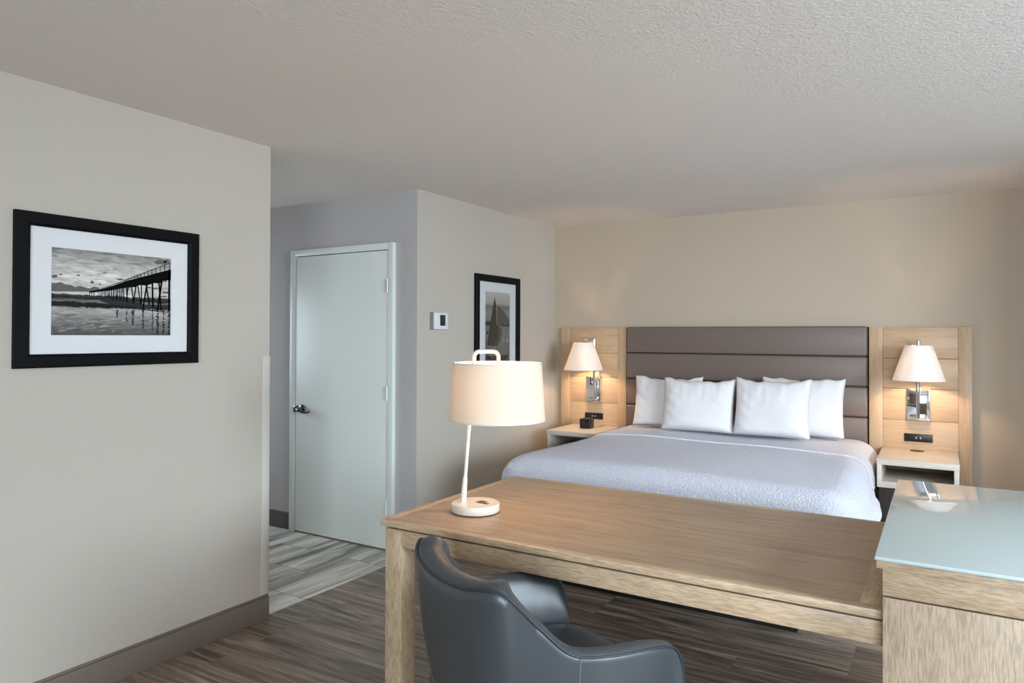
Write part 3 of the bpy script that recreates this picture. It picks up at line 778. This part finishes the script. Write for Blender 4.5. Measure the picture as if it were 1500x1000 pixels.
def cover(x0, x1, y0, y1, ztop, hem, r=.15, rc_=.17, foot=True, seed=1, amp=.022, n_drop=16, thick=.006, puff=.02):
    """cloth lying over the bed: top sheet plus a hanging skirt with soft folds"""
    rr = random.Random(seed)
    ph = [rr.uniform(0, 6.28) for _ in range(8)]
    L = []     # left outline head -> foot corner
    ny = 44
    yf = y0+rc_ if foot else y0
    for i in range(ny+1): L.append(Vector((x0, y1+(yf-y1)*i/ny, 0)))
    if foot:
        for k in range(1, 11):
            a = PI/2*k/10
            L.append(Vector((x0+rc_-rc_*math.cos(a), y0+rc_-rc_*math.sin(a), 0)))
    for p in L:                       # the cloth spreads a little towards the foot
        q = min(max((4.95-p.y)/1.1, 0), 1); p.x -= .055*q*q*(3-2*q)*(1 if p.x <= x0+1e-6 else .8)
    Rr = [Vector((x0+x1-p.x, p.y, 0)) for p in L]
    mcol = 60
    def topz(x, y):
        u = (x-(x0+x1)/2)/((x1-x0)/2); 
        f = puff*(1-abs(u)**3.0)
        f += .004*math.sin(3.1*x+1.3*y+ph[0])+.003*math.sin(7.3*x-2.2*y+ph[1])+.003*math.sin(5.7*y+2*x+ph[2])
        e = min((x-x0), (x1-x), (y-y0) if foot else 9)
        if e < r: f -= 0
        return ztop+f
    def edge(e):     # rounding of the top towards the border, e = distance from outline (>=0 inside)
        if e >= r: return 0
        return -(r-math.sqrt(max(r*r-(r-e)**2, 0)))
    bm = bmesh.new()
    outl = [(p.x, p.y) for p in L]+[(p.x, p.y) for p in Rr[::-1]]
    pairs = [(outl[i], outl[i+1]) for i in range(len(outl)-1)]
    if not foot: pairs = [q for q in pairs if abs(q[0][0]-q[1][0]) < .5]
    def dist(x, y):
        best = 9
        for (ax, ay), (bx, by) in pairs:
            dx, dy = bx-ax, by-ay; ll = dx*dx+dy*dy
            t = 0 if ll < 1e-12 else min(max(((x-ax)*dx+(y-ay)*dy)/ll, 0), 1)
            d = math.hypot(ax+dx*t-x, ay+dy*t-y)
            if d < best: best = d
        return best
    # top: resample columns more densely near the border
    cols = []
    for j in range(mcol+1):
        t = j/mcol
        cols.append(t)
    # non linear spacing
    def sp_(t): return t-.13*math.sin(2*PI*t)/ (1)*.75
    rows = []
    for a, b in zip(L, Rr):
        row = []
        for t in cols:
            s = sp_(t)
            x = a.x+(b.x-a.x)*s; y = a.y
            e = dist(x, y)
            row.append((x, y, topz(x, y)+edge(e)))
        rows.append(row)
    # extra rows near the foot need the rounding too (arc rows give it)
    vt = [[bm.verts.new(p) for p in r_] for r_ in rows]
    for a, b in zip(vt, vt[1:]):
        for i in range(mcol): bm.faces.new((a[i], a[i+1], b[i+1], b[i]))
    # outline loop: left head->foot, foot edge, right foot->head
    loop = [r_[0] for r_ in vt]
    if foot: loop += vt[-1][1:-1]
    right = [r_[-1] for r_ in vt][::-1]
    segs = [loop+right] if foot else [loop, right]
    for ring in segs:
        pos = [v.co.copy() for v in ring]
        n = len(ring)
        s = [0]
        for i in range(1, n): s.append(s[-1]+(pos[i]-pos[i-1]).length)
        nrm = []
        for i in range(n):
            d = pos[min(i+1, n-1)]-pos[max(i-1, 0)]; d.z = 0
            if d.length < 1e-6: d = Vector((0, -1, 0))
            d.normalize(); q = Vector((d.y, -d.x, 0))
            c = Vector(((x0+x1)/2, (y0+y1)/2+.4, 0))
            if q.dot(pos[i]-c) < 0: q = -q
            nrm.append(q)
        prev = ring
        for k in range(1, n_drop+1):
            f = k/n_drop
            cur = []
            for i in range(n):
                hm = hem(pos[i].x, pos[i].y) if callable(hem) else hem
                z = pos[i].z+(hm-pos[i].z)*f
                wv = (math.sin(s[i]*8.2+ph[3])*.6+math.sin(s[i]*13.1+ph[4])*.4+math.sin(s[i]*4.1+ph[5])*.6)
                corner = 0
                if foot:
                    dx = min(pos[i].x-x0, x1-pos[i].x); dy = pos[i].y-y0
                    corner = max(0, 1-math.hypot(max(dx, 0), max(dy, 0))/.32)
                out = .010*math.sin(min(f*2.2, 1)*PI/2)+.035*f+amp*wv*f**1.3+.045*corner*f
                g = min(max((4.98-pos[i].y)/.45, 0), 1); out = out*g+(1-g)*.003*f
                cur.append(bm.verts.new((pos[i].x+nrm[i].x*out, pos[i].y+nrm[i].y*out, z+.006*wv*f*f)))
            for i in range(n-1): bm.faces.new((prev[i], prev[i+1], cur[i+1], cur[i]))
            prev = cur
    return bm
def hem_main(x, y): return (.495 if x > -.6 and y > 3.9 else .43)+.02*math.sin(y*3)
bm = cover(-2.318, -.376, 3.625, 5.53, .715, hem_main, seed=4)
cv = obj('coverlet', bm, M['quilt'], bed, smooth=180)
so = cv.modifiers.new('thickness', 'SOLIDIFY'); so.thickness = .008; so.offset = -1
bm = cover(-2.323, -.370, 4.86, 5.53, .724, lambda x, y: .47+.03*math.sin(y*9), foot=False, seed=4)
fb = obj('turned_down_edge', bm, M['quilt'], bed, smooth=180, label='folded back top edge of the coverlet')
so = fb.modifiers.new('thickness', 'SOLIDIFY'); so.thickness = .010; so.offset = -1

# ------------------------------------------------------------------ pillows
def pillow(cx, cy, zb, w, h, th, lean, yaw, label, seed):
    rr = random.Random(seed); ph = [rr.uniform(0, 6.28) for _ in range(9)]
    n = 46
    def pt(u, v, s):
        # outline pinched between the corners
        x = w/2*u*(1-.055*(1-abs(v)**2.2)*abs(u)**3)
        z = h/2*v*(1-(.075 if v > 0 else .015)*(1-abs(u)**2.2)*abs(v)**3)
        k = max(0, (1-abs(u)**3.2))*max(0, (1-abs(v)**(3.2 if v > 0 else 7)))
        y = th/2*k**.55
        # creases gathering towards the top seam
        cre = math.sin(u*19+1.6*math.sin(v*3+ph[0])+ph[1])*.45+math.sin(u*31+2.2*v+ph[2])*.3+math.sin(u*9-3*v+ph[3])*.5
        y += cre*.0045*max(0, v+.25)*(1-abs(u)**4)*(1-abs(v)**6)
        y += .006*math.sin(3*u+2*v+ph[4])*k
        # corner folds
        y += .004*math.sin(14*(u+v)+ph[5])*abs(u)**2*(1-abs(v)**8)*(1-abs(u)**8)
        z += .006*math.sin(7*u+ph[6])*(v > 0)*abs(v)**4+.003*math.sin(17*u+ph[7])*(v > 0)*abs(v)**4
        z -= .012*(1-abs(u))*(v > 0)*abs(v)**5
        y2 = y if s > 0 else -y*.8
        # sagging belly: thicker low down
        y2 *= 1.12-.22*v
        return Vector((x, -y2, z+h/2))
    bm = bmesh.new()
    fr = [[bm.verts.new(pt(-1+2*i/n, -1+2*j/n, 1)) for i in range(n+1)] for j in range(n+1)]
    bk = [[fr[j][i] if i in (0, n) or j in (0, n) else bm.verts.new(pt(-1+2*i/n, -1+2*j/n, -1)) for i in range(n+1)] for j in range(n+1)]
    for j in range(n):
        for i in range(n):
            bm.faces.new((fr[j][i], fr[j][i+1], fr[j+1][i+1], fr[j+1][i]))
            f = (bk[j][i], bk[j+1][i], bk[j+1][i+1], bk[j][i+1])
            try: bm.faces.new(f)
            except ValueError: pass
    m = Matrix.Translation((cx, cy, zb)) @ Matrix.Rotation(yaw, 4, 'Z') @ Matrix.Rotation(-lean, 4, 'X')
    bmesh.ops.transform(bm, matrix=m, verts=bm.verts[:])
    o = obj('pillow', bm, M['linen'], None, smooth=180, origin=(cx, cy, zb))
    return tag(o, label, 'pillow', 'white pillows on the bed')
R_ = math.radians
pillow(-1.565, 5.215, 0.755, .545, .400, .15, R_(13), R_(2), 'white pillow in front, left of the gap at the bed centre', 11)
pillow(-1.035, 5.195, 0.757, .525, .415, .15, R_(13), R_(-1), 'white pillow in front, right of the gap at the bed centre', 12)
pillow(-1.86, 5.39, 0.753, .55, .400, .13, R_(11), R_(3), 'white pillow behind at the left end of the row', 13)
pillow(-.865, 5.38, 0.755, .575, .425, .13, R_(11), R_(-2), 'white pillow behind at the right end of the row', 14)

# ------------------------------------------------------------------ desk chair
CO = Vector((-1.045, 1.785, 0)); PH = R_(59.38)
cfw = Vector((math.cos(PH), math.sin(PH), 0)); crt = Vector((math.sin(PH), -math.cos(PH), 0))
def CW(u, v, z): return CO+crt*u+cfw*v+Vector((0, 0, z))
chair = thing('desk_chair', 'blue grey vinyl tub chair pushed up to the desk', 'chair', tuple(CO))
half = [(0, -.288, .812), (.164, -.270, .820), (.267, -.211, .829), (.299, -.123, .742), (.320, -.038, .666), (.340, .066, .650), (.336, .204, .639), (.320, .288, .618), (.314, .322, .568), (.309, .334, .50), (.304, .336, .43)]
full = [Vector((-a, b, c)) for a, b, c in half[:0:-1]]+[Vector(p) for p in half]
top = catmull(full, 9)
nT = len(top)
def kz(z): 
    t = min(max((z-.36)/.47, 0), 1)
    return .74+.26*t**.75
def inward(i):
    d = top[min(i+1, nT-1)]-top[max(i-1, 0)]
    d2 = Vector((d.x, d.y, 0))
    if d2.length < 1e-5: d2 = Vector((0, 1 if top[i].x > 0 else -1, 0))
    d2.normalize(); q = Vector((-d2.y, d2.x, 0))
    c = Vector((0, .12, 0))
    if q.dot(c-Vector((top[i].x, top[i].y, 0))) < 0: q = -q
    return q
inw = [inward(i) for i in range(nT)]
# smooth the inward directions
for _ in range(6):
    inw = [(inw[max(i-1, 0)]+inw[i]*2+inw[min(i+1, nT-1)]).normalized() for i in range(nT)]
def front(i):      # 1 at the arm ends
    return max(0, min(1, (top[i].y-.20)/.12))
rows_o, rows_i = [], []
TH = .07
bm = bmesh.new()
rows = []
ZB = .385; ZI = .455
NO, NI = 14, 12
for k in range(NO, 0, -1):              # outer wall from the bottom up
    f = k/NO; row = []
    for i in range(nT):
        t = top[i]; z = t.z+(ZB-t.z)*f
        s = kz(z)/kz(t.z)
        bow = .012*math.sin(PI*f)
        q = Vector((t.x*s, t.y*s if t.y < 0 else t.y*(1-(1-s)*.25), z))-inw[i]*bow
        row.append(q)
    rows.append(row)
rows.append([t.copy() for t in top])
for f, dz in ((.22, .010), (.5, .014), (.8, .008), (1.0, -.008)):     # rounded rim
    row = []
    for i in range(nT):
        t = top[i]; fr_ = front(i)
        q = t+inw[i]*(.058+.03*min(max((t.z-.66)/.15, 0), 1))*f; q.z += dz*(1-fr_*.7)
        q.y += fr_*.010*math.sin(PI*f)
        row.append(q)
    rows.append(row)
for k in range(1, NI+1):                # inner wall down to the seat
    f = k/NI; row = []
    for i in range(nT):
        t = rows[NO+4][i]; z = t.z+(min(ZI, t.z-.002)-t.z)*f
        s = 1-.13*f
        bulge = .012*math.sin(PI*f)
        q = Vector((t.x*s, t.y*(s if t.y < 0 else 1), z))+inw[i]*bulge
        row.append(q)
    rows.append(row)
vs = grid(bm, [[CW(*p) for p in r] for r in rows])
# close the underside
cen = bm.verts.new(CW(0, .05, ZB))
for i in range(nT-1): bm.faces.new((vs[0][i+1], vs[0][i], cen))
shell = obj('shell', bm, M['chair'], chair, smooth=70)
bm = bmesh.new(); tube(bm, [CW(*(p+Vector((0, 0, .001))-inw[i]*.001)) for i, p in enumerate(top)], .0035, 8)
obj('piping', bm, M['pipe'], shell)
def outer_at(i, f): return rows[NO-int(round(f*NO))][i] if f > 0 else top[i]
for sgn in (1, -1):
    bm = bmesh.new()
    i = min(range(nT), key=lambda j: abs(top[j].y-(-.015))+(0 if top[j].x*sgn > 0 else 9))
    tube(bm, [CW(*(outer_at(i, k/NO)-inw[i]*.0004)) for k in range(0, NO)], .0016, 6)
    obj('stitching', bm, M['thread'], shell)
# seat cushion
bm = bmesh.new()
def seat_out(a, s):
    c, sn = math.cos(a), math.sin(a)
    e = .42
    x = .268*s*abs(c)**e*(1 if c > 0 else -1)
    y = .05+(.305*s)*abs(sn)**e*(1 if sn > 0 else -1)
    if y < 0: x *= 1-.35*min(1, (-y/.27))**2
    return x, y
prof = [(.93, .40), (.985, .415), (1.0, .44), (.99, .468), (.95, .488), (.86, .499), (.7, .505), (.45, .508), (.2, .509)]
rings = []
for s, z in prof:
    rings.append([bm.verts.new(CW(*seat_out(2*PI*k/72, s), z)) for k in range(72)])
for a, b in zip(rings, rings[1:]):
    for k in range(72): bm.faces.new((a[k], a[(k+1) % 72], b[(k+1) % 72], b[k]))
bm.faces.new(rings[-1]); bm.faces.new(list(reversed(rings[0])))
obj('seat', bm, M['chair'], chair, smooth=60)
for sx, sy in ((1, 1), (-1, 1), (1, -1), (-1, -1)):
    bm = tube(bmesh.new(), [CW(sx*.17, sy*.15+.02, ZB+.005), CW(sx*.22, sy*.20+.02, 0)], [.019, .012], 14)
    obj('leg', bm, M['dark_metal'], chair)

# ------------------------------------------------------------------ light
def light(name, kind, loc, energy, col, size=None, size_y=None, rot=None, radius=None):
    l = bpy.data.lights.new(name, kind); l.energy = energy; l.color = col
    if kind == 'AREA':
        l.shape = 'RECTANGLE'; l.size = size; l.size_y = size_y
    if radius is not None: l.shadow_soft_size = radius
    o = bpy.data.objects.new(name, l); C.objects.link(o); o.location = loc
    if rot: o.rotation_euler = rot
    return o
DAY = (.73, .865, 1.0); WARM = (1.0, .66, .36)
# daylight through the two windows: patches of open sky above and beyond them
def sky_patch(loc, target, energy, sx, sy):
    o = light('window_daylight', 'AREA', loc, energy, DAY, sx, sy)
    o.rotation_euler = (Vector(target)-Vector(loc)).to_track_quat('-Z', 'Y').to_euler()
sky_patch((XR+1.2, 1.15, 2.4), (-2.8, 4.6, 1.4), 620, 3.0, 2.6)
sky_patch(((VX0+VX1)/2+.3, YF-1.2, 2.1), (-3.2, 3.4, 1.0), 560, 2.8, 2.6)
sky_patch((-6.6, 3.0, 1.9), (-4.0, 3.2, 1.2), 58, 1.6, 1.8)
w = bpy.data.worlds.new('world'); bpy.context.scene.world = w; w.use_nodes = True
w.node_tree.nodes['Background'].inputs[0].default_value = (.75, .86, 1, 1); w.node_tree.nodes['Background'].inputs[1].default_value = .6

# ------------------------------------------------------------------ camera
yaw, pitch, roll = R_(31.36897), R_(.53421), R_(.20452)
fw = Vector((-math.sin(yaw)*math.cos(pitch), math.cos(yaw)*math.cos(pitch), math.sin(pitch)))
r0 = Vector((math.cos(yaw), math.sin(yaw), 0)); u0 = r0.cross(fw)
rr_ = r0*math.cos(roll)+u0*math.sin(roll); uu = u0*math.cos(roll)-r0*math.sin(roll)
cam = bpy.data.cameras.new('camera'); co = bpy.data.objects.new('camera', cam); C.objects.link(co)
cam.sensor_width = 36; cam.sensor_fit = 'HORIZONTAL'; cam.lens = 1033.52/1500*36
cam.shift_y = -(500-481.954)/1500
cam.clip_start = .02
m = Matrix((rr_, uu, -fw)).transposed().to_4x4(); m.translation = (0, 0, 1.463)
co.matrix_world = m
S = bpy.context.scene
S.camera = co
S.view_settings.view_transform = 'Standard'; S.view_settings.look = 'None'
S.view_settings.gamma = 1; S.view_settings.use_curve_mapping = False
S.view_settings.exposure = 0.38
for o in S.objects:
    if '_b' in o: del o['_b']
